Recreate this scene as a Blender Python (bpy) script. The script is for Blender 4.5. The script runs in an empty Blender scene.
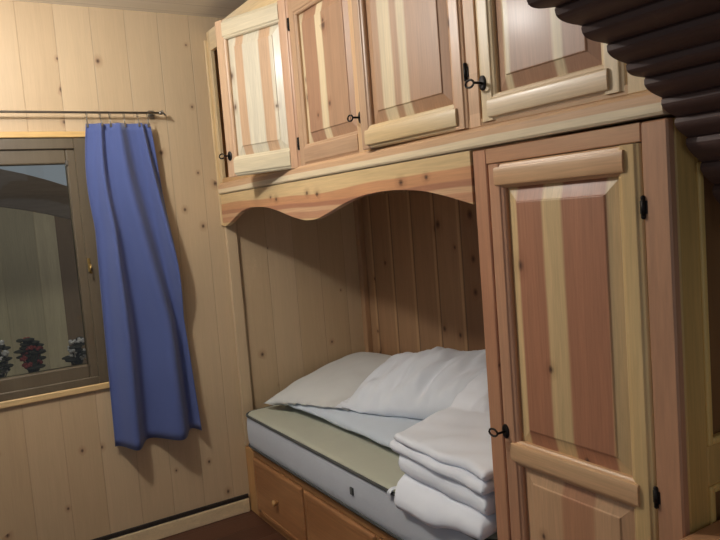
import bpy, bmesh, math, random
from mathutils import Vector, Matrix, noise
random.seed(7)
C = bpy.context.scene.collection
PI = math.pi

# ------------------------------------------------------------------ helpers
def lin(c):
    return tuple((v/12.92 if v <= .04045 else ((v+.055)/1.055)**2.4) for v in c)
def rgb(r, g, b):
    return lin((r/255, g/255, b/255)) + (1,)

class NT:
    def __init__(s, name):
        s.m = bpy.data.materials.new(name); s.m.use_nodes = True
        s.t = s.m.node_tree; s.n = s.t.nodes; s.b = s.n['Principled BSDF']
    def node(s, typ, **kw):
        n = s.n.new(typ)
        for k, v in kw.items(): setattr(n, k, v)
        return n
    def put(s, inp, v):
        if v is None: return
        if isinstance(v, bpy.types.NodeSocket): s.t.links.new(v, inp)
        else: inp.default_value = v
    def math(s, op, a, b=None, c=None, clamp=False):
        n = s.node('ShaderNodeMath', operation=op, use_clamp=clamp)
        s.put(n.inputs[0], a); s.put(n.inputs[1], b); s.put(n.inputs[2], c)
        return n.outputs[0]
    def comb(s, x, y, z):
        n = s.node('ShaderNodeCombineXYZ')
        s.put(n.inputs[0], x); s.put(n.inputs[1], y); s.put(n.inputs[2], z)
        return n.outputs[0]
    def mix(s, f, a, b, mode='MIX'):
        n = s.node('ShaderNodeMix', data_type='RGBA', blend_type=mode)
        s.put(n.inputs[0], f); s.put(n.inputs[6], a); s.put(n.inputs[7], b)
        return n.outputs[2]
    def noise(s, vec, scale, detail=3, rough=.5):
        n = s.node('ShaderNodeTexNoise'); s.put(n.inputs['Vector'], vec)
        n.inputs['Scale'].default_value = scale; n.inputs['Detail'].default_value = detail
        n.inputs['Roughness'].default_value = rough
        return n.outputs['Fac']
    def ramp(s, fac, stops, interp='LINEAR'):
        n = s.node('ShaderNodeValToRGB'); e = n.color_ramp; e.interpolation = interp
        while len(e.elements) < len(stops): e.elements.new(.5)
        for i, (p, c) in enumerate(stops):
            e.elements[i].position = p; e.elements[i].color = c
        s.put(n.inputs[0], fac); return n.outputs[0]
    def bump(s, h, strength=.3, dist=.002):
        n = s.node('ShaderNodeBump'); n.inputs['Strength'].default_value = strength
        n.inputs['Distance'].default_value = dist; s.put(n.inputs['Height'], h)
        s.t.links.new(n.outputs[0], s.b.inputs['Normal'])

def plain(name, col, rough=.5, metal=0, nscale=40, namp=.12, spec=.5):
    t = NT(name); co = t.node('ShaderNodeTexCoord').outputs['Object']
    f = t.noise(co, nscale, 4)
    dark = tuple(c*(1-namp*1.5) for c in col[:3])+(1,); lite = tuple(min(1, c*(1+namp)) for c in col[:3])+(1,)
    t.put(t.b.inputs['Base Color'], t.mix(f, dark, lite))
    t.b.inputs['Roughness'].default_value = rough; t.b.inputs['Metallic'].default_value = metal
    t.b.inputs['Specular IOR Level'].default_value = spec
    t.bump(f, .15, .001)
    return t.m

SAP = rgb(226, 206, 172); SAPL = rgb(204, 194, 172); SAPT = rgb(212, 192, 156); SAPY = rgb(212, 182, 134); HEART = rgb(190, 140, 106); HEARTD = rgb(176, 122, 92); TAN = rgb(206, 166, 128); ROSE = rgb(194, 146, 112)  # SAPL, SAPT: SAP darkened to offset the strong lamplight on upper doors

def wood(name, grain='z', cross='x', stops=None, cols=None, plank=None, knots=.10, knotcell=.10,
         seed=0.0, rough=.38, grainamt=.30, seam=.004, seamdark=.35, warp=.02, knotsize=.011, coat=.0, bead_glint=0):
    """stops: [(position in m along cross, colour)] hard glued staves; else planks or a soft two-tone board."""
    t = NT(name)
    sep = t.node('ShaderNodeSeparateXYZ'); t.put(sep.inputs[0], t.node('ShaderNodeTexCoord').outputs['Object'])
    ax = {'x': sep.outputs[0], 'y': sep.outputs[1], 'z': sep.outputs[2]}
    g0, c0 = ax[grain], ax[cross]
    o = [k for k in 'xyz' if k not in (grain, cross)][0]
    g = t.math('ADD', g0, seed*3.17); c = t.math('ADD', c0, 0.0)
    cs = t.math('ADD', c, seed*1.73)
    lowv = t.comb(t.math('MULTIPLY', cs, 5), t.math('MULTIPLY', g, 1.3), seed)
    low = t.noise(lowv, 1.0, 2)
    cw = t.math('ADD', c, t.math('MULTIPLY', t.math('SUBTRACT', low, .5), warp))
    height = None
    if stops:
        lo, hi = stops[0][0], stops[-1][0]; rng = max(hi-lo, 1e-4)
        f = t.math('DIVIDE', t.math('SUBTRACT', cw, lo), rng, clamp=True)
        rs = []
        for i, (p, col) in enumerate(stops[:-1]):
            a = (p-lo)/rng; b = (stops[i+1][0]-lo)/rng
            e = min(.012, (b-a)*.3)
            rs.append((min(1, a+(e if i else 0)), col)); rs.append((max(0, b-e), col))
        base = t.ramp(f, rs)
    elif plank:
        q = t.math('DIVIDE', t.math('ADD', c, 10), plank)
        idx = t.math('FLOOR', q); fr = t.math('FRACT', q)
        wn = t.node('ShaderNodeTexWhiteNoise', noise_dimensions='1D'); t.put(wn.inputs['W'], t.math('ADD', idx, seed))
        base = t.mix(wn.outputs['Value'], cols[0], cols[1])
        g = t.math('ADD', g, t.math('MULTIPLY', wn.outputs['Value'], 7.0))
        d = t.math('MINIMUM', fr, t.math('SUBTRACT', 1, fr))
        sm = t.math('SUBTRACT', 1, t.math('DIVIDE', t.math('MULTIPLY', d, plank), seam, clamp=True), clamp=True)
        height = sm
        if bead_glint:
            bd = t.math('MULTIPLY', t.math('LESS_THAN', fr, .14), t.math('GREATER_THAN', fr, .05)); base = t.mix(t.math('MULTIPLY', bd, bead_glint), base, rgb(206, 168, 124))  # pale strip beside each seam: highlight on the board edge, painted in
    else:
        base = t.mix(t.math('MULTIPLY', t.math('SUBTRACT', low, .3), 2.5, clamp=True), cols[0], cols[1])
    # long growth-ring figure
    fig = t.noise(t.comb(t.math('MULTIPLY', cs, 26), t.math('MULTIPLY', g, 1.1), t.math('MULTIPLY', ax[o], 10)), 1.0, 4, .6)
    ring = t.math('ABSOLUTE', t.math('SUBTRACT', t.math('FRACT', t.math('MULTIPLY', fig, 7)), .5))
    fine = t.noise(t.comb(t.math('MULTIPLY', cs, 260), t.math('MULTIPLY', g, 9), t.math('MULTIPLY', ax[o], 120)), 1.0, 3, .6)
    gv = t.math('ADD', t.math('MULTIPLY', t.math('SUBTRACT', ring, .25), grainamt*.55), t.math('MULTIPLY', t.math('SUBTRACT', fine, .5), grainamt*1.1))
    gv = t.math('ADD', gv, t.math('MULTIPLY', t.math('SUBTRACT', fig, .5), grainamt*1.2))
    gm = t.math('ADD', 1, gv)
    ch = t.node('ShaderNodeVectorMath', operation='SCALE'); t.put(ch.inputs[0], base); t.put(ch.inputs['Scale'], gm)
    col = ch.outputs[0]
    if knots:
        v = t.node('ShaderNodeTexVoronoi', voronoi_dimensions='2D'); v.inputs['Scale'].default_value = 1/knotcell
        t.put(v.inputs['Vector'], t.comb(t.math('ADD', cs, 3.3), t.math('MULTIPLY', g, .8), 0))
        sc = t.node('ShaderNodeSeparateColor'); t.put(sc.inputs[0], v.outputs['Color'])
        has = t.math('LESS_THAN', sc.outputs[0], knots)
        rad = t.math('ADD', .45, t.math('MULTIPLY', sc.outputs[1], .75))
        dd = t.math('DIVIDE', t.math('MULTIPLY', v.outputs['Distance'], knotcell), t.math('MULTIPLY', rad, knotsize))
        dd = t.math('ADD', dd, t.math('MULTIPLY', t.math('SUBTRACT', fine, .5), .8))
        core = t.math('MULTIPLY', has, t.math('SUBTRACT', 1.25, dd, clamp=True))
        halo = t.math('MULTIPLY', has, t.math('MULTIPLY', t.math('SUBTRACT', 1, t.math('DIVIDE', dd, 3.2), clamp=True), .45))
        col = t.mix(halo, col, rgb(128, 74, 44)); col = t.mix(t.math('MULTIPLY', core, .88), col, rgb(62, 36, 24))
    if height is not None:
        col = t.mix(t.math('MULTIPLY', height, seamdark), col, rgb(70, 46, 28))
        t.bump(t.math('SUBTRACT', t.math('MULTIPLY', fine, .15), height), .5, .003)
    else:
        t.bump(fine, .12, .001)
    t.put(t.b.inputs['Base Color'], col)
    t.b.inputs['Roughness'].default_value = rough
    if coat:
        t.b.inputs['Coat Weight'].default_value = coat; t.b.inputs['Coat Roughness'].default_value = .18
    return t.m

class MB:
    """collects shapes into one mesh"""
    def __init__(s): s.bm = bmesh.new(); s.mi = 0
    def _mark(s, fs, smooth=False):
        for f in fs: f.material_index = s.mi; f.smooth = smooth
    def box(s, x0, x1, y0, y1, z0, z1, bev=.0015, seg=1):
        x0, x1 = sorted((x0, x1)); y0, y1 = sorted((y0, y1)); z0, z1 = sorted((z0, z1))
        b = bmesh.new()
        r = bmesh.ops.create_cube(b, size=1)
        for v in r['verts']:
            v.co = Vector((x0 if v.co.x < 0 else x1, y0 if v.co.y < 0 else y1, z0 if v.co.z < 0 else z1))
        bev = min(bev, .3*min(x1-x0, y1-y0, z1-z0))
        if bev > 0: bmesh.ops.bevel(b, geom=list(b.edges), offset=bev, segments=seg, affect='EDGES', profile=.5)
        s.merge(b, smooth=False)
    def merge(s, b, smooth=False):
        vm = {}
        for v in b.verts: vm[v] = s.bm.verts.new(v.co)
        for f in b.faces:
            try:
                nf = s.bm.faces.new([vm[v] for v in f.verts]); nf.material_index = s.mi; nf.smooth = smooth
            except ValueError: pass
        b.free()
    def prism(s, pts, fn, a, b, smooth=False, cap=True):
        """closed outline pts (2d) swept from a to b; fn(p, t) -> 3d"""
        n = len(pts)
        A = [s.bm.verts.new(fn(p, a)) for p in pts]; B = [s.bm.verts.new(fn(p, b)) for p in pts]
        fs = []
        for i in range(n):
            j = (i+1) % n; fs.append(s.bm.faces.new((A[i], A[j], B[j], B[i])))
        s._mark(fs, smooth)
        if cap: s._mark([s.bm.faces.new(A[::-1]), s.bm.faces.new(B)])
    def rings(s, rs, closed=True, cap=True, smooth=True, loop=False):
        L = [[s.bm.verts.new(p) for p in r] for r in rs]; fs = []
        n = len(L[0]); m = len(L)
        for k in range(m if loop else m-1):
            a, b = L[k], L[(k+1) % m]
            for i in range(n if closed else n-1):
                j = (i+1) % n; fs.append(s.bm.faces.new((a[i], a[j], b[j], b[i])))
        s._mark(fs, smooth)
        if cap and not loop: s._mark([s.bm.faces.new(L[0][::-1]), s.bm.faces.new(L[-1])])
    def tube(s, pts, r, n=8, loop=False):
        pts = [Vector(p) for p in pts]; rs = []
        m = len(pts)
        for i, p in enumerate(pts):
            d = (pts[(i+1) % m]-pts[i-1]) if loop else (pts[min(i+1, m-1)]-pts[max(i-1, 0)])
            d.normalize()
            u = d.cross(Vector((0, 0, 1)))
            if u.length < .05: u = d.cross(Vector((0, 1, 0)))
            u.normalize(); w = d.cross(u)
            rr = r[i] if isinstance(r, (list, tuple)) else r
            rs.append([p+(u*math.cos(2*PI*k/n)+w*math.sin(2*PI*k/n))*rr for k in range(n)])
        s.rings(rs, loop=loop)
    def ball(s, c, rx, ry=None, rz=None, n=12):
        b = bmesh.new(); bmesh.ops.create_uvsphere(b, u_segments=n, v_segments=max(6, n//2), radius=1)
        for v in b.verts: v.co = Vector((c[0]+v.co.x*rx, c[1]+v.co.y*(ry or rx), c[2]+v.co.z*(rz or rx)))
        s.merge(b, True)
    def build(s, name, mats, parent=None, loc=(0, 0, 0), rotz=0):
        bmesh.ops.recalc_face_normals(s.bm, faces=list(s.bm.faces))
        me = bpy.data.meshes.new(name); s.bm.to_mesh(me); s.bm.free()
        for m in (mats if isinstance(mats, (list, tuple)) else [mats]): me.materials.append(m)
        o = bpy.data.objects.new(name, me); C.objects.link(o)
        o.location = loc; o.rotation_euler = (0, 0, rotz)
        if parent: o.parent = parent
        return o

def tag(o, label=None, cat=None, group=None, kind=None):
    if label: o['label'] = label
    if cat: o['category'] = cat
    if group: o['group'] = group
    if kind: o['kind'] = kind
    return o
def thing(name, loc, label, cat, group=None, rotz=0):
    o = bpy.data.objects.new(name, None); C.objects.link(o); o.location = loc; o.rotation_euler = (0, 0, rotz)
    o.empty_display_size = .1
    return tag(o, label, cat, group)
def copy_tree(o, parent=None):
    c = o.copy(); C.objects.link(c)
    if parent: c.parent = parent
    for ch in list(o.children): copy_tree(ch, c)
    return c
def smooth_poly(pts, n=8, closed=False):
    P = [Vector(p) for p in pts]; out = []; m = len(P)
    for i in range(m if closed else m-1):
        p0, p1, p2, p3 = (P[(i-1) % m], P[i], P[(i+1) % m], P[(i+2) % m]) if closed else (P[max(i-1, 0)], P[i], P[i+1], P[min(i+2, m-1)])
        for k in range(n):
            t = k/n
            out.append(.5*((2*p1)+(p2-p0)*t+(2*p0-5*p1+4*p2-p3)*t*t+(3*p1-p0-3*p2+p3)*t**3))
    if not closed: out.append(P[-1])
    return out

# ------------------------------------------------------------------ materials
M = {}
PINEA, PINEB = rgb(202, 177, 143), rgb(188, 161, 126)
M['wall'] = wood('pine_wall_boards', 'z', 'x', cols=(PINEA, PINEB), plank=.155, knots=.085, knotcell=.085, seed=1.3, rough=.5, grainamt=.14, seamdark=.25, knotsize=.0085, seam=.0025)
M['backwall'] = wood('pine_niche_boards', 'z', 'y', cols=(rgb(176, 138, 102), rgb(146, 108, 78)), plank=.19, bead_glint=.5, knots=.2, knotcell=.12, seed=2.6, rough=.45, grainamt=.3, seamdark=.75, seam=.006, knotsize=.016)
M['ceiling'] = wood('pine_ceiling_boards', 'x', 'y', cols=(rgb(236, 228, 212), rgb(226, 216, 196)), plank=.12, knots=.1, seed=4.1, rough=.5, grainamt=.15)
M['floor'] = wood('red_brown_floor', 'x', 'y', cols=(rgb(92, 58, 42), rgb(76, 46, 34)), plank=.14, knots=0, seed=5.2, rough=.5, grainamt=.2, seamdark=.3)
M['pale'] = wood('pale_pine_upright', 'z', 'x', cols=(SAP, SAPY), knots=.05, seed=6.1, coat=.15)
M['paley'] = wood('pale_pine_crosswise', 'y', 'z', cols=(SAP, SAPY), knots=.05, seed=6.7)
M['rail'] = wood('pine_rail_sapwood', 'y', 'z', stops=[(1.640, ROSE), (1.662, TAN), (1.685, SAP), (1.73, SAP)], knots=.06, seed=7.7, coat=.06, warp=.01)
M['tanz'] = wood('rosy_pine_upright', 'z', 'y', cols=(rgb(196, 146, 112), rgb(178, 122, 92)), knots=.12, seed=8.3, coat=.06)
M['tany'] = wood('rosy_pine_crosswise', 'y', 'z', cols=(TAN, rgb(184, 128, 90)), knots=.2, knotcell=.08, seed=8.9, coat=.06)
M['valance'] = wood('valance_pine', 'y', 'z', stops=[(1.49, SAPY), (1.512, HEART), (1.535, TAN), (1.553, HEARTD), (1.572, rgb(196, 140, 98)), (1.605, SAPY), (1.66, SAP)], knots=.26, knotcell=.08, seed=9.4, coat=.15, warp=.05, knotsize=.009)
M['carcass'] = wood('pine_carcass', 'y', 'x', cols=(rgb(196, 158, 112), rgb(170, 128, 86)), knots=.05, seed=10.2)
M['bedfront'] = wood('bed_front_pine', 'y', 'z', cols=(rgb(176, 130, 84), rgb(156, 108, 66)), knots=.1, seed=11.5, rough=.45)
M['bedpost'] = wood('bed_post_pine', 'z', 'y', cols=(rgb(206, 160, 104), rgb(186, 136, 84)), knots=.06, seed=12.5)
M['drawer'] = wood('drawer_front_pine', 'x', 'z', cols=(rgb(180, 130, 86), rgb(148, 98, 60)), knots=.12, seed=13.5, rough=.42, grainamt=.4)
M['side'] = wood('olive_pine_upright', 'z', 'x', cols=(rgb(218, 182, 112), rgb(202, 166, 98)), knots=.08, seed=14.5)
M['sidepanel'] = wood('side_panel_pine', 'z', 'x', cols=(rgb(150, 112, 70), rgb(126, 90, 54)), knots=.12, seed=15.5)
M['table'] = wood('table_top_pine', 'x', 'y', cols=(rgb(196, 146, 106), rgb(178, 126, 88)), plank=.11, knots=.06, seed=16.5, rough=.35, seamdark=.2)
M['tableleg'] = wood('table_leg_pine', 'z', 'x', cols=(rgb(186, 138, 98), rgb(168, 118, 80)), knots=.05, seed=17.1)
M['darkframe'] = wood('dark_stained_window_wood', 'z', 'x', cols=(rgb(104, 92, 74), rgb(88, 76, 60)), knots=0, seed=18.3, rough=.4, grainamt=.2)
M['darkslat'] = wood('dark_brown_slat_wood', 'y', 'z', cols=(rgb(96, 73, 66), rgb(80, 60, 54)), knots=0, seed=19.3, rough=.55, grainamt=.3)
M['iron'] = plain('black_iron', rgb(42, 38, 36), .45, .7, 60, .2)
M['steel'] = plain('dull_steel', rgb(150, 145, 138), .32, .9, 60, .1)
M['brass'] = plain('old_brass', rgb(170, 140, 84), .35, .8, 60, .1)
M['gap'] = plain('shadow_gap_strip', rgb(40, 32, 27), .6)

def fabric(name, col, nscale=900, rough=.85, bump=.3, sheen=.2, low=.06):
    t = NT(name); co = t.node('ShaderNodeTexCoord').outputs['Object']
    f = t.noise(co, nscale, 2); l = t.noise(co, 5, 3)
    a = tuple(c*(1-low*2) for c in col[:3])+(1,); b = tuple(min(1, c*(1+low)) for c in col[:3])+(1,)
    t.put(t.b.inputs['Base Color'], t.mix(l, a, b))
    t.b.inputs['Roughness'].default_value = rough; t.b.inputs['Sheen Weight'].default_value = sheen
    t.bump(t.math('ADD', t.math('MULTIPLY', f, .3), t.noise(co, 60, 3)), bump, .002)
    return t.m
M['curtain'] = fabric('blue_cotton', rgb(80, 94, 148), 700, .9, .15, .3, .05)
M['linen'] = fabric('white_linen', rgb(230, 234, 242), 800, .85, .25)
M['linenb'] = fabric('bluish_white_linen', rgb(210, 219, 230), 800, .85, .25)
M['linenw'] = fabric('warm_white_linen', rgb(214, 214, 212), 800, .85, .25)
M['duvet'] = fabric('white_duvet_cotton', rgb(238, 241, 250), 700, .9, .2)
M['matttop'] = fabric('cream_mattress_ticking', rgb(186, 186, 168), 240, .9, .4)
M['mattside'] = fabric('grey_white_mattress_border', rgb(196, 200, 208), 240, .9, .4)
M['piping'] = fabric('dark_grey_piping', rgb(64, 66, 64), 600, .8, .2)

def glass():
    t = NT('window_glass'); t.n.remove(t.b)
    tr = t.node('ShaderNodeBsdfTransparent'); tr.inputs[0].default_value = (.86, .88, .86, 1)
    gl = t.node('ShaderNodeBsdfGlossy'); gl.inputs['Roughness'].default_value = .02
    fr = t.node('ShaderNodeFresnel'); fr.inputs[0].default_value = 1.45
    mx = t.node('ShaderNodeMixShader'); t.t.links.new(fr.outputs[0], mx.inputs[0])
    t.t.links.new(tr.outputs[0], mx.inputs[1]); t.t.links.new(gl.outputs[0], mx.inputs[2])
    t.t.links.new(mx.outputs[0], t.n['Material Output'].inputs[0]); return t.m
M['glass'] = glass()

# ------------------------------------------------------------------ room shell
D = .817          # depth of the niche
CZ = 2.54         # ceiling
XL, YR = -3.0, -4.4
WX0, WX1, WZ0, WZ1 = -1.78, -.590, .815, 1.95    # window opening
b = MB()
for x0, x1, z0, z1 in ((XL, WX0, 0, CZ), (WX1, D, 0, CZ), (WX0, WX1, 0, WZ0), (WX0, WX1, WZ1, CZ)):
    b.box(x0, x1, 0, .16, z0, z1, 0)
tag(b.build('wall_left', M['wall']), kind='structure')
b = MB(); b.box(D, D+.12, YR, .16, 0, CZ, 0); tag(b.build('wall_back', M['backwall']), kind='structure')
b = MB(); b.box(XL, D+.12, YR, .16, -.1, 0, 0); tag(b.build('floor', M['floor']), kind='structure')
b = MB(); b.box(XL, D+.12, YR, .16, CZ, CZ+.1, 0); tag(b.build('ceiling', M['ceiling']), kind='structure')
b = MB(); b.box(XL, -.004, -.016, 0, 0, .07, .003); tag(b.build('baseboard_left', M['paley']), kind='structure')
b = MB(); b.box(XL, -.004, -.012, 0, .072, .094, .004, 2); tag(b.build('trim_1', M['gap']), kind='structure')  # dark strip standing for the shadow line above the baseboard
b = MB(); b.box(D-.035, D, -.04, -.0, .3, 1.655, .003); b.box(D-.02, D, -1.90, -.04, 1.60, 1.655, .003)
tag(b.build('trim_2', M['backwall']), kind='structure')
b = MB(); b.box(.004, .062, -.022, 0, .35, 1.655, .003); tag(b.build('trim_3', M['wall']), kind='structure')
# window
b = MB(); b.box(WX0-.02, WX1-.01, -.014, 0, WZ0-.030, WZ0, .004); tag(b.build('trim_4', wood('sill_pine', 'x', 'z', cols=(SAPY, rgb(206, 166, 108)), knots=.03, seed=20.1)), kind='structure')
b = MB(); b.box(WX0-.02, WX1+.02, -.016, 0, WZ1, WZ1+.026, .003); tag(b.build('trim_5', wood('header_pine', 'x', 'z', cols=(rgb(218, 180, 118), rgb(206, 164, 104)), knots=.03, seed=20.7)), kind='structure')
b = MB()
for x0, x1, z0, z1 in ((WX0+.035, -.675, WZ1-.05, WZ1), (WX0+.035, -.675, WZ0, WZ0+.035), (WX0, WX0+.035, WZ0, WZ1), (-.675, WX1, WZ0, WZ1)):
    b.box(x0, x1, -.006, .11, z0, z1, .003)
win = tag(b.build('window_1', M['darkframe']), kind='structure')
b = MB()
for x0, x1, z0, z1 in ((WX0+.085, -.64-.072, WZ1-.115, WZ1-.045), (WX0+.085, -.64-.072, WZ0+.03, WZ0+.095), (WX0+.03, WX0+.085, WZ0+.03, WZ1-.05), (-.64-.072, -.64-.03, WZ0+.03, WZ1-.05)):
    b.box(x0, x1, .006, .06, z0, z1, .006, 2)
b.build('sash', M['darkframe'], win)
b = MB(); b.box(WX0+.07, -.64-.06, .030, .036, WZ0+.08, WZ1-.10, 0); b.build('pane', M['glass'], win)
b = MB(); b.box(-.672, -.660, -.014, .006, 1.335, 1.40, .003); b.tube([(-.666, -.014, 1.37), (-.666, -.034, 1.37), (-.666, -.036, 1.33)], .006)
tag(b.build('window_handle', M['brass'], win), 'small brass window catch')
b = MB(); b.box(-.64-.078, -.64-.066, .0, .008, WZ1-.125, WZ1-.10, .003); b.build('corner_bracket', M['steel'], win)

# --------------------------------- outside the window
b = MB()
cols = [rgb(196, 178, 142), rgb(188, 170, 136), rgb(206, 186, 150), rgb(140, 112, 84), rgb(200, 180, 144), rgb(130, 104, 78)]
x = -3.6; k = 0
while x < .9:
    w = (.16, .20, .12, .10, .17, .09)[k % 6]; b.mi = k % 6
    b.box(x, x+w, 1.30, 1.33+.004*(k % 2), -.3, 1.72, .002); x += w; k += 1
tag(b.build('plank_wall', [wood('outdoor_boards_%d' % i, 'z', 'x', cols=(c, tuple(v*.9 for v in c[:3])+(1,)), knots=0, seed=21+i, rough=.7) for i, c in enumerate(cols)]),
    'weathered vertical plank wall outside behind the window glass', 'wall')
b = MB()   # arched beam with real thickness
cx, N = -1.35, 32
top = [(cx+1.75*(i/N*2-1), 1.945-.83*((1.75*(i/N*2-1))**2)*.33) for i in range(N+1)]
bot = [(p[0], 1.735-.62*((p[0]-cx)**2)*.36) for p in top]
b.prism(top+bot[::-1], lambda p, t: (p[0], t, p[1]), .80, .90)
tag(b.build('arched_beam', wood('dark_arch_wood', 'x', 'z', cols=(rgb(158, 140, 124), rgb(144, 126, 110)), knots=0, seed=22.2, rough=.6)), 'dark brown arched beam outside across the window top', 'beam')
b = MB(); b.box(-2.9, .6, .66, .88, .62, .76, .008); b.box(-2.5, -2.4, .70, .84, -.1, .62, .003); b.box(.1, .2, .70, .84, -.1, .62, .003); tag(b.build('flower_box', M['darkframe']), 'dark wooden flower box outside below the window', 'flower box')
def plant(name, cx, cy, cz, n, spread, colr, label, flower):
    t = thing(name, (cx, cy, cz), label, 'plant', 'flowers outside the window')
    rnd = random.Random(int(abs(cx)*1000))
    f = MB(); lf = MB()
    for i in range(n):
        a = rnd.random()*2*PI; r = spread*math.sqrt(rnd.random()); h = .05+.16*rnd.random()
        p = (r*math.cos(a), r*.5*math.sin(a), h)
        if i % 3 == 0: [f.ball((p[0]+.012*math.cos(q*1.3+i), p[1]+.012*math.sin(q*1.3+i), p[2]+.006*(q % 3)), .010*rnd.uniform(.8, 1.2), n=8) for q in range(6)]
        else:
            lf.ball(p, .03*rnd.uniform(.7, 1.2), .03, .010, n=8)
        lf.tube([(p[0]*.3, p[1]*.3, 0), p], .003, 5)
    lf.build('foliage', plain(name+'_leaf', rgb(58, 52, 38), .7), t); f.build('blossoms', flower, t)
red = plain('red_petals', rgb(150, 58, 54), .7); wht = plain('white_petals', rgb(214, 206, 204), .7)
plant('red_geranium', -.87, .77, .76, 46, .06, 0, 'dull red geranium outside between the two clumps of white flowers', red)
plant('white_flowers', -1.035, .77, .76, 60, .06, 0, 'white flowers outside left of the red geranium', wht)
plant('white_flowers', -.64, .77, .76, 26, .05, 0, 'white flowers outside nearest the blue curtain', wht)

# ------------------------------------------------------------------ doors
def panel_mesh(w, z0, z1, bev=.045, x0=0):
    """raised panel: thin edge, sloped bevel, flat raised field (front towards -y)"""
    b = MB(); W, H = w, z1-z0
    def ring(i, y): return [(x0+i, y, z0+i), (x0+W-i, y, z0+i), (x0+W-i, y, z1-i), (x0+i, y, z1-i)]
    b.rings([ring(0, .004), ring(0, -.001), ring(.006, -.002), ring(bev, -.0125), ring(bev+.002, -.0155), ring(bev+.004, -.016)], smooth=False)
    return b
def moulded(b, axis, a0, a1, c0, c1, y0, y1):
    """frame member with stepped, rounded inner edges. axis 'z' (stile: x c0..c1) or 'x' (rail: z c0..c1)"""
    prof = [(c0, y1), (c0, y0+.010), (c0+.004, y0+.006), (c0+.010, y0+.004), (c0+.013, y0+.0005), (c0+.016, y0),
            (c1-.016, y0), (c1-.013, y0+.0005), (c1-.010, y0+.004), (c1-.004, y0+.006), (c1, y0+.010), (c1, y1)]
    if c1-c0 < .036: prof = [(c0, y1), (c0, y0+.004), (c0+.005, y0), (c1-.005, y0), (c1, y0+.004), (c1, y1)]
    if axis == 'z': b.prism(prof, lambda p, t: (p[0], p[1], t), a0, a1)
    else: b.prism(prof, lambda p, t: (t, p[1], p[0]), a0, a1)
def key_mesh(s=1.0):
    b = MB()
    b.rings([[(r*.8*math.cos(a*PI/8), y, r*1.25*math.sin(a*PI/8)) for a in range(16)] for r, y in ((.016*s, 0), (.016*s, -.003), (.011*s, -.005))], smooth=False)
    b.tube([(0, -.004, 0), (0, -.020, 0), (0, -.032, 0)], .0035*s, 8)
    b.tube([(-.004+.016*s*math.cos(k*PI/6)-.012*s, -.032, .010*s*math.sin(k*PI/6)) for k in range(12)], .003*s, 6, loop=True)
    return b
def hinge_mesh():
    b = MB(); b.tube([(0, -.002, -.019), (0, -.002, .019)], .005, 10); b.ball((0, -.002, .020), .0055, n=8); b.ball((0, -.002, -.020), .0055, n=8)
    b.box(-.009, .009, -.0015, .002, -.014, .014, .001)
    return b
def make_door(parent, loc, rotz, x0, w, z0, z1, panels, mats, pmats, stile=.062, thick=.022, key=None, hinge=None, rail_over=(), label=None):
    """local: x across (left to right), front at y=-thick, z up."""
    b = MB()
    b.mi = 0; moulded(b, 'z', z0, z1, x0, x0+stile, -thick, 0)
    b.mi = 1; moulded(b, 'z', z0, z1, x0+w-stile, x0+w, -thick, 0)
    edges = [z0]+[e for p in panels for e in p]+[z1]
    for i in range(0, len(edges), 2):
        a, c = edges[i], edges[i+1]
        b.mi = 2
        moulded(b, 'x', x0+stile-.012, x0+w-stile+.012, a, c, -thick-.002, 0)
    for a, c in rail_over:                        # proud half-round moulding on a rail
        b.mi = 2; n = 10
        prof = [(a+(c-a)*(.5-.5*math.cos(PI*k/n)), -thick-.002-.006*math.sin(PI*k/n)**.5) for k in range(n+1)]+[(c, -.005), (a, -.005)]
        b.prism(prof, lambda p, t: (t, p[1], p[0]), x0+stile-.024, x0+w-stile+.024)
    d = b.build('door', mats, parent, loc, rotz)
    if label: d['label'] = label
    for (a, c), pm in zip(panels, pmats):
        panel_mesh(w-2*stile+.016, a-.008, c+.008, x0=x0+stile-.008).build('panel', pm, d)
    if key: k = key_mesh().build('key', M['iron'], d, (key[0], -thick, key[1])); k['label'] = 'black iron key in its lock plate'
    for hx, hz in (hinge or ()): hinge_mesh().build('hinge', M['iron'], d, (hx, -thick+.004, hz))
    return d
def stave(name, x0, w, parts, seed):
    tot = sum(p[0] for p in parts); p = x0; st = []
    for f, c in parts: st.append((p, c)); p += f/tot*w
    st.append((p, parts[-1][1]))
    return wood(name, 'z', 'x', stops=st, knots=.16, knotcell=.085, seed=seed, coat=.08, rough=.45, warp=.022, knotsize=.012, grainamt=.34)
def frame_mats(n, l, r, rl, seed):
    return [wood('door_stile_left_'+n, 'z', 'x', cols=l, knots=.05, seed=seed, coat=.06), wood('door_stile_right_'+n, 'z', 'x', cols=r, knots=.05, seed=seed+.6, coat=.06),
            wood('door_rail_'+n, 'x', 'z', cols=rl, knots=.07, seed=seed+1.2, coat=.06)]
tanp = (TAN, ROSE); salp = (SAP, SAPY); mixp = (rgb(190, 156, 124), rgb(174, 138, 108))

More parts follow.
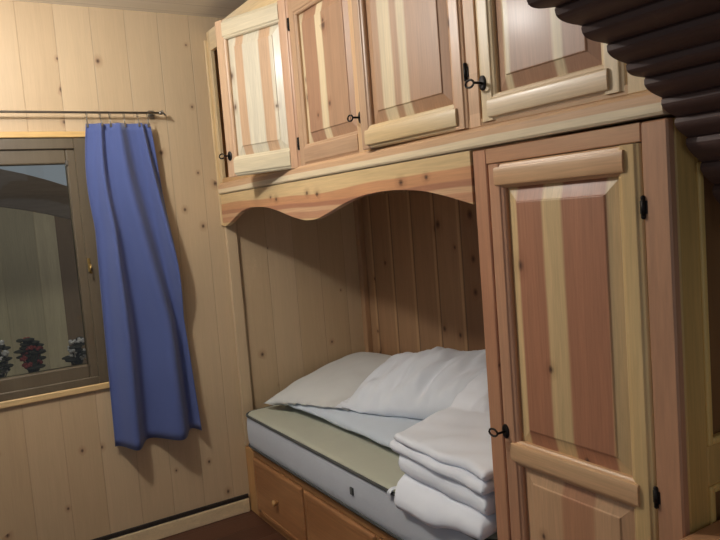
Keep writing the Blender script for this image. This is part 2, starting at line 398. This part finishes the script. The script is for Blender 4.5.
# ------------------------------------------------------------------ overhead cabinet
OZ0, OZ1 = 1.715, 2.36
YE = -2.513
oc = thing('overhead_cabinet', (0, 0, 1.655), 'long pine wall cabinet above the bed niche with four panelled doors, left one ajar', 'cabinet')
L0 = Vector((0, 0, 1.655))
def rel(v, base): return tuple(Vector(v)-base)
z = -1.655
b = MB()
b.box(.002, D-.003, -.004, -.022, 1.713+z, 2.46+z)                      # left side
b.box(.002, D-.003, -2.49, YE+.002, 1.713+z, 2.46+z)                       # right side
b.box(.002, D-.003, -.022, -2.49, 1.713+z, 1.735+z)                      # bottom board
b.box(.002, D-.003, -.022, -2.49, 2.44+z, 2.46+z)                        # top
b.box(.025, D-.003, -.895, -.912, 1.735+z, 2.44+z); b.box(.025, D-.003, -1.93, -1.95, 1.735+z, 2.44+z)
b.build('carcass', M['carcass'], oc)
b = MB(); b.box(.0, .022, -.012, -.047, 1.713+z, 2.46+z, .003); b.box(-.014, .008, -.003, -.016, 1.50+z, 2.42+z, .003)
b.build('stile', M['pale'], oc)
b = MB(); b.box(.0, .022, -1.922, -1.966, 1.713+z, 2.46+z, .002); b.build('stile', stave('stile_mid', -1.966, .044, [(1, TAN)], 31.1), oc)
b = MB(); b.box(.0, .022, -2.424, YE, 1.713+z, 2.46+z, .002); b.build('stile', M['pale'], oc)
b = MB(); b.box(.024, .044, -.890, -.916, 1.713+z, 2.46+z, .001); b.build('stile', M['tanz'], oc)
b = MB(); b.box(.0, .022, -.047, -2.424, 2.362+z, 2.46+z, .002); b.build('top_rail', M['paley'], oc)
M['rail2'] = wood('pine_lower_rail', 'y', 'z', stops=[(-.02, SAP), (.024, SAP), (.028, TAN), (.07, TAN)], knots=.06, seed=7.7, coat=.06, warp=.014)
b = MB()
prof = [(-.010, .004), (-.014, .010), (-.014, .046), (-.010, .052), (.0, .0578), (D-.003, .0578), (D-.003, .030), (.03, .030), (.03, .004)]
b.prism(prof, lambda p, t: (p[0], t, p[1]), -.016, YE, False); b.build('bottom_rail', M['rail2'], oc)
# scalloped valance
yv = [(-.010, 1.497), (-.06, 1.499), (-.14, 1.520), (-.25, 1.557), (-.36, 1.573), (-.45, 1.573), (-.56, 1.566), (-.68, 1.545), (-.80, 1.517), (-.90, 1.500), (-.957, 1.497), (-1.02, 1.501),
      (-1.12, 1.522), (-1.24, 1.550), (-1.36, 1.568), (-1.48, 1.574), (-1.58, 1.572), (-1.70, 1.560), (-1.80, 1.540), (-1.88, 1.520), (-1.921, 1.510)]
low = [(p.x, p.y) for p in smooth_poly([Vector((a, c, 0)) for a, c in yv], 5)]
b = MB()
for i in range(len(low)-1):
    (a, za), (c, zc) = low[i], low[i+1]; q = []
    for y_, z_ in ((a, za), (c, zc)):
        q.append([b.bm.verts.new((-.006, y_, z_+z)), b.bm.verts.new((-.006, y_, 1.655+z)), b.bm.verts.new((.018, y_, 1.655+z)), b.bm.verts.new((.018, y_, z_+z))])
    for k in range(4): b.bm.faces.new((q[0][k], q[0][(k+1) % 4], q[1][(k+1) % 4], q[1][k]))
    if i == 0: b.bm.faces.new(q[0])
    if i == len(low)-2: b.bm.faces.new(q[1][::-1])
bmesh.ops.remove_doubles(b.bm, verts=list(b.bm.verts), dist=1e-5)
M['valance2'] = wood('valance_pine', 'y', 'z', stops=[(-.165, SAPY), (-.150, HEART), (-.120, TAN), (-.102, HEARTD), (-.083, rgb(200, 146, 104)), (-.050, SAPY), (.0, SAP)], knots=.26, knotcell=.075, seed=9.4, coat=.15, warp=.05, knotsize=.009)
b.build('valance', M['valance2'], oc).data
tag(oc.children[-1], 'scalloped pine board under the doors')
RZ = -PI/2
pz = (OZ0+.075+z, OZ1-.08+z)
# door 1, ajar, hinged at its right edge
make_door(oc, rel((.018, -.903, 1.655), L0), RZ+math.radians(21.2), -.425, .425, OZ0-.008+z, OZ1+z, [pz],
          frame_mats('a', (rgb(198, 166, 134), rgb(190, 152, 122)), (rgb(196, 158, 126), rgb(188, 146, 116)), (SAPL, rgb(200, 184, 152)), 40.0), [stave('panel_a', -.365, .305, [(.16, SAPL), (.16, rgb(192, 158, 126)), (.30, SAPL), (.2, rgb(192, 158, 126)), (.18, SAPL)], 41.0)],
          key=(-.395, 1.795+z), hinge=[(-.002, 1.80+z), (-.002, 2.26+z)], label='pine door standing ajar')
w2 = .497
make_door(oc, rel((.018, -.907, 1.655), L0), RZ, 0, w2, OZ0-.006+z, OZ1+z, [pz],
          frame_mats('b', mixp, (TAN, SAPY), mixp, 42.0), [stave('panel_b', .06, w2-.12, [(.10, SAPT), (.28, rgb(164, 124, 96)), (.12, SAPT), (.5, rgb(172, 134, 104))], 43.0)],  # upper door tans darkened against the lamplight, though the wood is the same
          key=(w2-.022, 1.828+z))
w3 = .510
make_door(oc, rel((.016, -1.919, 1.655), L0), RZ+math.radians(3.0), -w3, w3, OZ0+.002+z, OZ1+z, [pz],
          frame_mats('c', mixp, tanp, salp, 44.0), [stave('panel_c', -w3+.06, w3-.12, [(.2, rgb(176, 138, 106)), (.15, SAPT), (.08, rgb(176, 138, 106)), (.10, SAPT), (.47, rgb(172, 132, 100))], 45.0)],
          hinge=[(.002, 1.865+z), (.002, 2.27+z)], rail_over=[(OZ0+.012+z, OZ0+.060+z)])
w4 = .452
make_door(oc, rel((.018, -1.968, 1.655), L0), RZ, 0, w4, OZ0+.008+z, OZ1+z, [pz],
          frame_mats('d', salp, salp, (SAP, TAN), 46.0), [stave('panel_d', .06, w4-.12, [(.10, rgb(168, 130, 102)), (.07, SAPT), (.43, rgb(164, 124, 96)), (.08, SAPT), (.32, rgb(164, 124, 98))], 47.0)],
          key=(.020, 1.823+z), rail_over=[(OZ0+.016+z, OZ0+.062+z)])

# ------------------------------------------------------------------ wardrobe
wd = thing('wardrobe', (0, -1.924, 0), 'tall narrow pine wardrobe with panelled door at the right end of the bed', 'wardrobe')
WB = Vector((0, -1.924, 0))
y0 = -1.924; oy = 1.924
b = MB()
b.box(.022, D-.003, y0+oy, y0-.02+oy, .0, 1.652); b.box(.002, D-.003, y0-.02+oy, -2.49+oy, .06, .08); b.box(.022, D-.003, y0-.02+oy, -2.49+oy, 1.63, 1.652)
b.box(D-.02, D-.003, y0-.02+oy, -2.49+oy, .08, 1.63)
b.build('carcass', M['carcass'], wd)
b = MB(); b.box(0, .022, y0+oy, -1.976+oy, 0, 1.652, .003); b.build('post', M['tanz'], wd)
b = MB(); b.box(0, .024, -2.450+oy, YE+oy, 0, 1.652, .004); b.build('post', stave('post_right', 0, .06, [(1, ROSE), (1, rgb(186, 138, 106))], 50.2), wd)
for a, c in ((1.612, 1.652), (0, .085)):
    b = MB(); b.box(0, .022, -1.976+oy, -2.450+oy, a, c, .002); b.build('rail', M['tany'], wd)
b = MB()   # side frame facing the table
ys = YE+oy
b.box(.0245, .095, ys, ys+.022, 0, 1.652, .003); b.box(D-.09, D-.003, ys, ys+.022, 0, 1.652, .003)
for a, c in ((1.56, 1.652), (.86, .95), (0, .09)): b.box(.095, D-.09, ys, ys+.022, a, c, .002)
b.build('side_frame', M['side'], wd)
b = MB()
for a, c in ((.95, 1.56), (.09, .86)):
    b.box(.095, D-.09, ys+.012, ys+.018, a, c, 0)
b.build('side_panel', M['sidepanel'], wd)
b = MB()
for a, c in ((.95, 1.56), (.09, .86)):
    for x0_, x1_, p, q in ((.095, .112, a, c), (D-.107, D-.09, a, c), (.112, D-.107, a, a+.017), (.112, D-.107, c-.017, c)):
        b.box(x0_, x1_, ys-.005, ys+.0118, p, q, .006, 3)
b.build('moulding', wood('yellow_highlight_moulding', 'z', 'x', cols=(rgb(238, 204, 128), rgb(226, 190, 112)), knots=0, seed=51.2), wd)  # colour lightened to stand for light caught along the moulding
wdw = .469
make_door(wd, rel((.018, -1.978, 0), WB), RZ, 0, wdw, .088, 1.610, [(.165, .800), (.868, 1.545)],
          frame_mats('w', (rgb(196, 150, 118), rgb(184, 132, 100)), (rgb(214, 184, 132), rgb(204, 170, 116)), (rgb(216, 176, 134), rgb(198, 150, 108)), 52.0),
          [wood('panel_low', 'z', 'x', stops=[(.05, TAN), (.20, HEART), (.30, TAN), (.43, TAN)], knots=.12, seed=53.4, coat=.06),
           stave('panel_tall', .06, wdw-.12, [(.10, SAPY), (.26, HEARTD), (.17, SAPY), (.36, HEARTD), (.11, SAPY)], 54.0)],
          stile=.060, key=(.016, .888), hinge=[(wdw+.004, 1.475), (wdw+.004, .845), (wdw+.004, .25)], rail_over=[(.812, .862), (1.552, 1.600)])

# ------------------------------------------------------------------ bed frame with drawers
bf = thing('bed_frame', (0, -.004, 0), 'built-in pine bed base with drawers under the mattress', 'bed')
oy = .004
b = MB(); b.box(.004, .06, -.004+oy, -.115+oy, 0, .345, .003); b.build('post', M['bedpost'], bf)
b = MB(); b.box(.004, .03, -.115+oy, -1.919+oy, .322, .352, .002); b.box(.004, .03, -.115+oy, -1.919+oy, 0, .022, .002)
for yy in (-.671, -1.266, -1.86): b.box(.004, .03, yy+.010+oy, yy-.010+oy, .022, .322, .001)
b.box(.004, .03, -1.87+oy, -1.919+oy, .022, .322, .001)
b.build('front_frame', M['bedfront'], bf)
b = MB(); b.box(.03, D-.005, -.02+oy, -1.919+oy, .345, .366); b.build('slatted_base', M['carcass'], bf)
def drawer(ya, yb):
    w = ya-yb; bb = MB()
    x0_, x1_, za, zb = 0, w, .026, .318
    def ring(i, y): return [(x0_+i, y, za+i), (x1_-i, y, za+i), (x1_-i, y, zb-i), (x0_+i, y, zb-i)]
    bb.rings([ring(0, .024), ring(0, -.004), ring(.006, -.010), ring(.012, -.012), ring(.03, -.012), ring(.034, -.010), ring(.045, -.010)], smooth=False)
    d = bb.build('drawer', M['drawer'], bf, (.004, ya+oy, 0), RZ)
    k = MB(); c = (w*.5, 0, .17)
    k.rings([[(c[0]+r*math.cos(a*PI/8), y, c[2]+r*math.sin(a*PI/8)) for a in range(16)] for r, y in ((.008, -.009), (.007, -.018), (.013, -.024), (.016, -.030), (.013, -.036), (.005, -.039))])
    k.build('knob', M['bedpost'], d)
drawer(-.117, -.660); drawer(-.682, -1.255); drawer(-1.277, -1.848)

# ------------------------------------------------------------------ mattress
def rrect(x0, x1, y0, y1, r, n=8):
    out = []
    for cx_, cy_, a0 in ((x1-r, y1-r, 0), (x0+r, y1-r, PI/2), (x0+r, y0+r, PI), (x1-r, y0+r, 1.5*PI)):
        for k in range(n+1):
            a = a0+k/n*PI/2; out.append((cx_+r*math.cos(a), cy_+r*math.sin(a)))
    return out
mt = thing('mattress', (.4, -.95, .368), 'thin pale mattress with dark grey piped edges lying on the bed base', 'mattress')
MX0, MX1, MY0, MY1 = -.012, .80, -1.915, -.058
def mring(ins, zz, r=.07): return [Vector((x_-.4, y_+.95, zz-.368)) for x_, y_ in rrect(MX0+ins, MX1-ins, MY0+ins, MY1-ins, max(.02, r-ins))]
b = MB(); b.rings([mring(.012, .368), mring(.002, .376), mring(-.004, .41), mring(-.006, .455), mring(-.004, .50), mring(.002, .534)], cap=False)
b.build('border', M['mattside'], mt)
b = MB()
b.rings([mring(.002, .534), mring(.010, .542), mring(.03, .547), mring(.06, .549)], cap=True); b.build('top_cover', M['matttop'], mt)
b = MB(); b.tube(mring(-.001, .535), .0062, 8, loop=True); b.build('piping', M['piping'], mt)
b = MB(); b.tube(mring(-.001, .379), .0055, 8, loop=True); b.build('piping', M['piping'], mt)
b = MB(); b.box(-.4-.024, -.4-.016, -1.13+.95, -1.152+.95, .445-.368, .475-.368, .003); tag(b.build('vent_eyelet', M['piping'], mt), 'small dark eyelet in the mattress side')

# ------------------------------------------------------------------ pillows and bedding
BASE = .5505
class Height:
    """height of what already lies on the bed, so that each next piece rests on it"""
    def __init__(s): s.h = {}
    def get(s, x, y):
        i, j = int(round(x/.02)), int(round(y/.02)); m = BASE if x > -.02 else 0
        for a in (-1, 0, 1):
            for c in (-1, 0, 1): m = max(m, s.h.get((i+a, j+c), 0))
        return m
    def add(s, vs):
        for v in vs:
            k = (int(round(v.x/.02)), int(round(v.y/.02))); s.h[k] = max(s.h.get(k, 0), v.z)
HM = Height()
def finish(name, vs_faces, mat, loc):
    vs, fs = vs_faces; b = MB(); L = Vector(loc)
    V = [b.bm.verts.new(p-L) for p in vs]
    for f in fs:
        q = b.bm.faces.new([V[k] for k in f]); q.smooth = True
    bmesh.ops.remove_doubles(b.bm, verts=list(b.bm.verts), dist=3e-4)
    return b.build(name, mat, None, loc)
def squash(p):
    if p.x > .70: p.x = .70+.105*(1-math.exp(-(p.x-.70)/.105))
    if p.y > -.06: p.y = -.06+.045*(1-math.exp(-(p.y+.06)/.045))
    return p
def pillow(name, loc, size, rot, T, mat, label, seed, amp=.010, n=44, crease=0, rest=True, pinch=.07):
    a, c = size[0]/2, size[1]/2
    from mathutils import Euler
    R = Euler(rot).to_matrix(); vs = []; fs = []
    def P(u, v, s):
        x_ = a*u*(1-pinch*(1-v*v)*abs(u)); y_ = c*v*(1-pinch*(1-u*u)*abs(v))
        h = max(0, (1-abs(u)**2.4)*(1-abs(v)**2.4))**.52
        q = Vector((x_*4.0+seed, y_*4.0, seed*.7+s)); w_ = noise.noise(q)+.5*noise.noise(q*2.3)
        edge = (1-min(1, h*1.4))
        w_ += edge*.8*noise.noise(Vector((u*6+seed, v*6, s*.2)))
        fold = 0
        if s > 0:
            # short wrinkles running from the rim into the field
            q1 = noise.noise(Vector((x_*4+seed, y_*15+x_*6, 1.7))); q2 = noise.noise(Vector((x_*9+y_*7, y_*28+seed, seed)))
            fold = crease*(q1+.5*q2)*min(1, h*1.3)
        zz = (T*.60*h if s > 0 else -T*.40*h)+amp*w_*min(1, .25+h*2)+fold
        p = squash(R @ Vector((x_, y_, zz))+Vector(loc))
        g = HM.get(p.x, p.y) if rest else BASE
        if s < 0: p.z = max(p.z, g+.001)
        else: p.z = max(p.z, g+.002+.030*h)
        return p
    for s in (1, -1):
        o = len(vs)
        U = [-math.cos(PI*k/n)*.35+(2*k/n-1)*.65 for k in range(n+1)]
        vs += [P(U[i], U[j], s) for i in range(n+1) for j in range(n+1)]
        for i in range(n):
            for j in range(n):
                k = o+i*(n+1)+j; fs.append((k, k+n+1, k+n+2, k+1))
    # join the rims
    m = (n+1)**2
    for i in range(n+1):
        for j in range(n+1):
            if i in (0, n) or j in (0, n): vs[m+i*(n+1)+j] = vs[i*(n+1)+j].copy()
    HM.add(vs[:m])
    return tag(finish(name, (vs, fs), mat, loc), label, 'pillow', 'pillows on the bed')
R_ = math.radians
pillow('pillow', (.465, -.735, .598), (.64, 1.06), (0, R_(-2), R_(1)), .09, M['linenb'], 'bluish white pillow lowest in the heap, under the creased pillow', 5.7, .012)
pillow('pillow', (.480, -.355, .642), (.70, .62), (0, R_(-9), R_(14)), .17, M['linenw'], 'white pillow at the far left head end of the bed, leaning on the plank wall', 3.1, .009, crease=.004)
pillow('pillow', (.540, -.960, .722), (.50, .80), (R_(-7), R_(-17), R_(20)), .20, M['linen'], 'creased white pillow on top of the heap beside the folded duvet', 8.2, .010, 84, .034)

DV, DF = [], []
def slab(outline, z0, T, seed, amp=.008, n=60, m=44, drop=0, puff=None):
    """one fold of the duvet: outline(u,v)->(x,y); rounded rim; lies on what is below it"""
    U = [.5-.5*math.cos(PI*k/n)*.5-.5*(1-2*k/n)*.5 for k in range(n+1)]; W = [.5-.5*math.cos(PI*k/m)*.6-.5*(1-2*k/m)*.4 for k in range(m+1)]
    def pos(u, v, s):
        x_, y_ = outline(u, v)
        du = min(u, 1-u)*.52; dv = min(v, 1-v)*.75
        d = min(du, dv); r = T*.55
        e = 1.0 if d >= r else math.sqrt(max(0, 1-(1-d/r)**2))
        q = Vector((x_*5+seed, y_*5, seed)); w_ = noise.noise(q)+.5*noise.noise(q*2.2)
        cr = noise.noise(Vector((x_*11+seed+y_*4, y_*3.0+x_*3, seed*2)))
        th = T*(1+.25*noise.noise(Vector((y_*6, x_*2, seed))))
        zz = z0+s*th/2*e+amp*w_+(amp*.8*cr*e if s > 0 else 0)
        if puff: zz += puff(x_, y_)
        if drop and x_ < .03: zz -= drop*min(1, ((.03-x_)/.075))**1.3*(1-.75*max(0, min(1, (-1.70-y_)/.10)))
        g = HM.get(x_, y_)
        if x_ > -.022: zz = max(zz, g+.001+(.018*e if s > 0 else 0))
        return Vector((x_, y_, zz))
    o = len(DV); mm = (n+1)*(m+1); top = [pos(U[i], W[j], 1) for i in range(n+1) for j in range(m+1)]; bot = [pos(U[i], W[j], -1) for i in range(n+1) for j in range(m+1)]
    for i in range(n+1):
        for j in range(m+1):
            if i in (0, n) or j in (0, m):
                k = i*(m+1)+j; bot[k] = top[k].copy()
    DV.extend(top+bot)
    for h in (0, mm):
        for i in range(n):
            for j in range(m):
                k = o+h+i*(m+1)+j; DF.append((k, k+m+1, k+m+2, k+1))
    HM.add(top)
def quad(p00, p10, p11, p01, wob=.012, seed=0., round_=.05):
    def lerp(a, c, t): return a+(c-a)*t
    def f(u, v):
        x_ = lerp(lerp(p00[0], p10[0], u), lerp(p01[0], p11[0], u), v); y_ = lerp(lerp(p00[1], p10[1], u), lerp(p01[1], p11[1], u), v)
        x_ += round_*max(0, 1-u/.10)**2*max(0, 1-v*4)        # rounded corner towards the pillows
        k = wob*noise.noise(Vector((y_*7, x_*2, seed)))
        return (x_+k*(1-v), y_+k*.6*(1-u))
    return f
slab(quad((-.050, -1.44), (-.046, -1.905), (.74, -1.905), (.66, -1.36), .012, 1, .05), .580, .070, 1.2, .005, drop=.045)
slab(quad((.004, -1.405), (-.018, -1.908), (.76, -1.908), (.70, -1.30), .014, 2, .03), .640, .080, 2.9, .006, puff=lambda x, y: .02*max(0, x))
slab(quad((.002, -1.375), (-.026, -1.907), (.77, -1.907), (.71, -1.26), .016, 3, .01), .690, .040, 5.1, .008, puff=lambda x, y: .05*max(0, x))
slab(quad((.018, -1.385), (-.010, -1.906), (.77, -1.906), (.72, -1.27), .022, 4, .01), .716, .034, 6.6, .013, puff=lambda x, y: .09*max(0, x)+.04*max(0, -1.5-y))
dv = finish('duvet', (DV, DF), M['duvet'], (.37, -1.65, .55))
tag(dv, 'white duvet folded in thick layers at the wardrobe end of the bed', 'duvet')
def lerp(a, c, t): return a+(c-a)*t

# ------------------------------------------------------------------ curtain on its rod
ROD_Y, ROD_Z = -.055, 2.055
rd = thing('curtain_rod', (-1.0, ROD_Y, ROD_Z), 'thin steel curtain rod on the plank wall above the window', 'curtain rod')
b = MB(); b.tube([(-1.0, 0, 0), (.712, 0, 0)], .0055, 8); b.build('pole', M['steel'], rd)
b = MB(); b.tube([(.712, 0, 0), (.722, 0, 0), (.732, 0, 0)], [.008, .010, .004], 8); b.tube([(.726, 0, .012), (.744, 0, -.014)], .004, 6); b.build('finial', M['steel'], rd)
b = MB(); b.tube([(.69, 0, 0), (.69, .02, 0), (.69, .055, 0)], .005, 6); b.box(.676, .704, .049, .055, -.02, .02, .002); b.build('bracket', M['steel'], rd)
NU, NV = 150, 40
top_l, top_r, bot_l, bot_r = -.622, -.336, -.642, -.236
ZT, ZB = 2.004, .500
ct = thing('curtain', (-.43, ROD_Y, ZT), 'blue pleated curtain hanging from the rod beside the window', 'curtain')
def cpos(u, t):
    # irregular folds, the cloth gathered at the top and flaring downwards
    tt = t**.8
    l = lerp(top_l, bot_l, t)-.018*math.sin(PI*min(1, t*3.2))*(1 if t < .31 else 0); r = lerp(top_r, bot_r, tt)
    uu = u+.035*math.sin(2*PI*u*1.5+.6)*(1-u)*u*4
    x_ = lerp(l, r, uu)
    amp = lerp(.015, .042, min(1, t*1.8))
    fq = lerp(3.4, 2.3, min(1, t*1.6)); ph = 2*PI*(fq*u+.08*math.sin(2*PI*u))+.9*t+.4
    y_ = amp*math.sin(ph)+.30*amp*math.sin(2*ph+1+t*2)*max(0, 1-t*1.6)
    y_ += .004*math.sin(9*u+5*t)
    zb = ZB+.010*math.sin(ph)
    return Vector((x_+.43, min(.046, y_-.012), lerp(ZT, zb, t)-ZT))
b = MB(); g = [[b.bm.verts.new(cpos(i/NU, j/NV)) for j in range(NV+1)] for i in range(NU+1)]
for i in range(NU):
    for j in range(NV): b.bm.faces.new((g[i][j], g[i+1][j], g[i+1][j+1], g[i][j+1])).smooth = True
cl = b.build('cloth', M['curtain'], ct)
sd = cl.modifiers.new('thickness', 'SOLIDIFY'); sd.thickness = .0018
for k in range(6):
    u = .02+.96*k/5; p = cpos(u, 0); bb = MB()
    zc = ROD_Z-ZT
    bb.tube([(p.x, .013*math.cos(a*PI/6), zc-.008+.0135*math.sin(a*PI/6)) for a in range(12)], .0018, 6, loop=True)
    bb.tube([(p.x, 0, zc-.021), (p.x, p.y*.6, zc-.030), (p.x, p.y, -.012)], .0022, 6); bb.box(p.x-.005, p.x+.005, p.y-.004, p.y+.004, -.016, .002, .001)
    bb.build('curtain_ring', M['steel'], ct)

# ------------------------------------------------------------------ strap, table, ribbed canopy
b = MB()
pl = smooth_poly([(-.024, -1.405, .520), (-.0245, -1.412, .541), (-.008, -1.422, .5545), (.030, -1.438, .5530)], 6)
b.rings([[p+Vector((0, .010, 0)), p+Vector((0, -.010, 0)), p+Vector((-.001, -.010, .002)), p+Vector((-.001, .010, .002))] for p in pl], smooth=False)
tag(b.build('strap', M['linen']), 'short white cloth strap between mattress edge and folded duvet', 'strap')

tb = thing('table', (.2, -2.86, 0), 'light brown wooden table against the wardrobe side, only its corner showing', 'table')
b = MB(); b.box(-.42, .42, -.34, .34, .755, .785, .004, 2); b.build('tabletop', M['table'], tb)
b = MB(); b.box(-.36, .36, -.29, .29, .68, .755, .002); b.build('apron', M['tableleg'], tb)
for sx in (-1, 1):
    for sy in (-1, 1):
        b = MB(); b.rings([[(sx*.35+q*i, sy*.28+w*i, zz) for i, (q, w) in ((h, c) for c in ((-1, -1), (1, -1), (1, 1), (-1, 1)))] for h, zz in ((.018, 0), (.026, .6), (.026, .68))], smooth=False)
        b.build('leg', M['tableleg'], tb)

CB = Vector((-.1, -2.9, 1.7))
cn = thing('canopy', tuple(CB), 'dark brown canopy of lapped rounded boards in the upper right corner', 'canopy')
curve = [(-.72, 1.875), (-.62, 1.873), (-.52, 1.868), (-.44, 1.860), (-.37, 1.850), (-.305, 1.838), (-.24, 1.812), (-.175, 1.785), (-.122, 1.752), (-.072, 1.728), (-.022, 1.692), (.018, 1.656), (.052, 1.616), (.098, 1.565), (.138, 1.518), (.168, 1.468), (.185, 1.41)]
curve = [(a-.022, c-.016) for a, c in curve]
for i in range(len(curve)-1):
    p, q = Vector(curve[i]), Vector(curve[i+1]); t = (q-p); Ls = t.length; t.normalize(); nn = Vector((-t.y, t.x))   # nn points up-right (away from room)
    if nn.y < 0: nn = -nn
    prof = []
    for k in range(13):                       # lapped board: thick rounded lower nose, thin upper edge
        s = k/12
        d = -.011*math.sin(PI*min(1, s**.55))-.006*(1-s)
        prof.append(p+t*(s*Ls*1.06-.002)+nn*(d+.014))
    prof += [p+t*(Ls*1.04)+nn*.024, p+nn*.024]
    b = MB(); b.prism([(c.x, c.y) for c in prof], lambda c, tt: (c[0]-CB.x, tt-CB.y, c[1]-CB.z), -3.16, -2.530, False)
    b.build('slat', M['darkslat'], cn)
b = MB()
for yy in (-2.60, -3.08):
    pr = [(c[0], c[1]+.036) for c in curve]; bk = [(c[0]+.05, c[1]+.11) for c in curve[::-1]]
    b.prism(pr+bk, lambda c, tt: (c[0]-CB.x, tt-CB.y, c[1]-CB.z), yy, yy-.05)
b.build('rib_frame', M['darkslat'], cn)
for yy in (-2.62, -3.10):
    b = MB(); b.box(-.50-CB.x, -.44-CB.x, yy-CB.y, yy-.05-CB.y, 1.93-CB.z, CZ-CB.z, .004); b.build('hanger', M['darkslat'], cn)

# ------------------------------------------------------------------ light
def lamp(name, loc, power, col, r):
    l = bpy.data.lights.new(name, 'POINT'); l.energy = power; l.color = col; l.shadow_soft_size = r
    o = bpy.data.objects.new(name, l); C.objects.link(o); o.location = loc; return o
lamp('ceiling_lamp_light', (-1.15, -1.0, 2.36), 46, (1, .98, .94), .06)
sl = bpy.data.lights.new('overcast_sun', 'SUN'); sl.energy = .9; sl.angle = R_(40); sl.color = (.95, .97, 1)
so = bpy.data.objects.new('overcast_sun', sl); C.objects.link(so); so.location = (-1, -1, 6); so.rotation_euler = (R_(27), 0, 0)
w = bpy.data.worlds.new('dull_daylight'); bpy.context.scene.world = w; w.use_nodes = True
w.node_tree.nodes['Background'].inputs[0].default_value = (.70, .76, .84, 1); w.node_tree.nodes['Background'].inputs[1].default_value = .29

# ------------------------------------------------------------------ camera (fitted to the photograph's vanishing points)
cam = bpy.data.cameras.new('camera'); co = bpy.data.objects.new('camera', cam); C.objects.link(co)
RX = (0.84658614, -0.52651527, -0.07793318); RY = (-0.10920771, -0.02852448, -0.9936096); RF = (0.52092762, 0.84968702, -0.08164795)
m = Matrix(((RX[0], -RY[0], -RF[0], -1.28055083), (RX[1], -RY[1], -RF[1], -3.38283447), (RX[2], -RY[2], -RF[2], 1.51), (0, 0, 0, 1)))
co.matrix_world = m
cam.sensor_width = 36; cam.lens = 695.83/720*36; cam.clip_start = .02
sc = bpy.context.scene; sc.camera = co
sc.view_settings.view_transform = 'Standard'; sc.view_settings.look = 'None'; sc.view_settings.gamma = 1
sc.view_settings.use_curve_mapping = False; sc.view_settings.exposure = 0
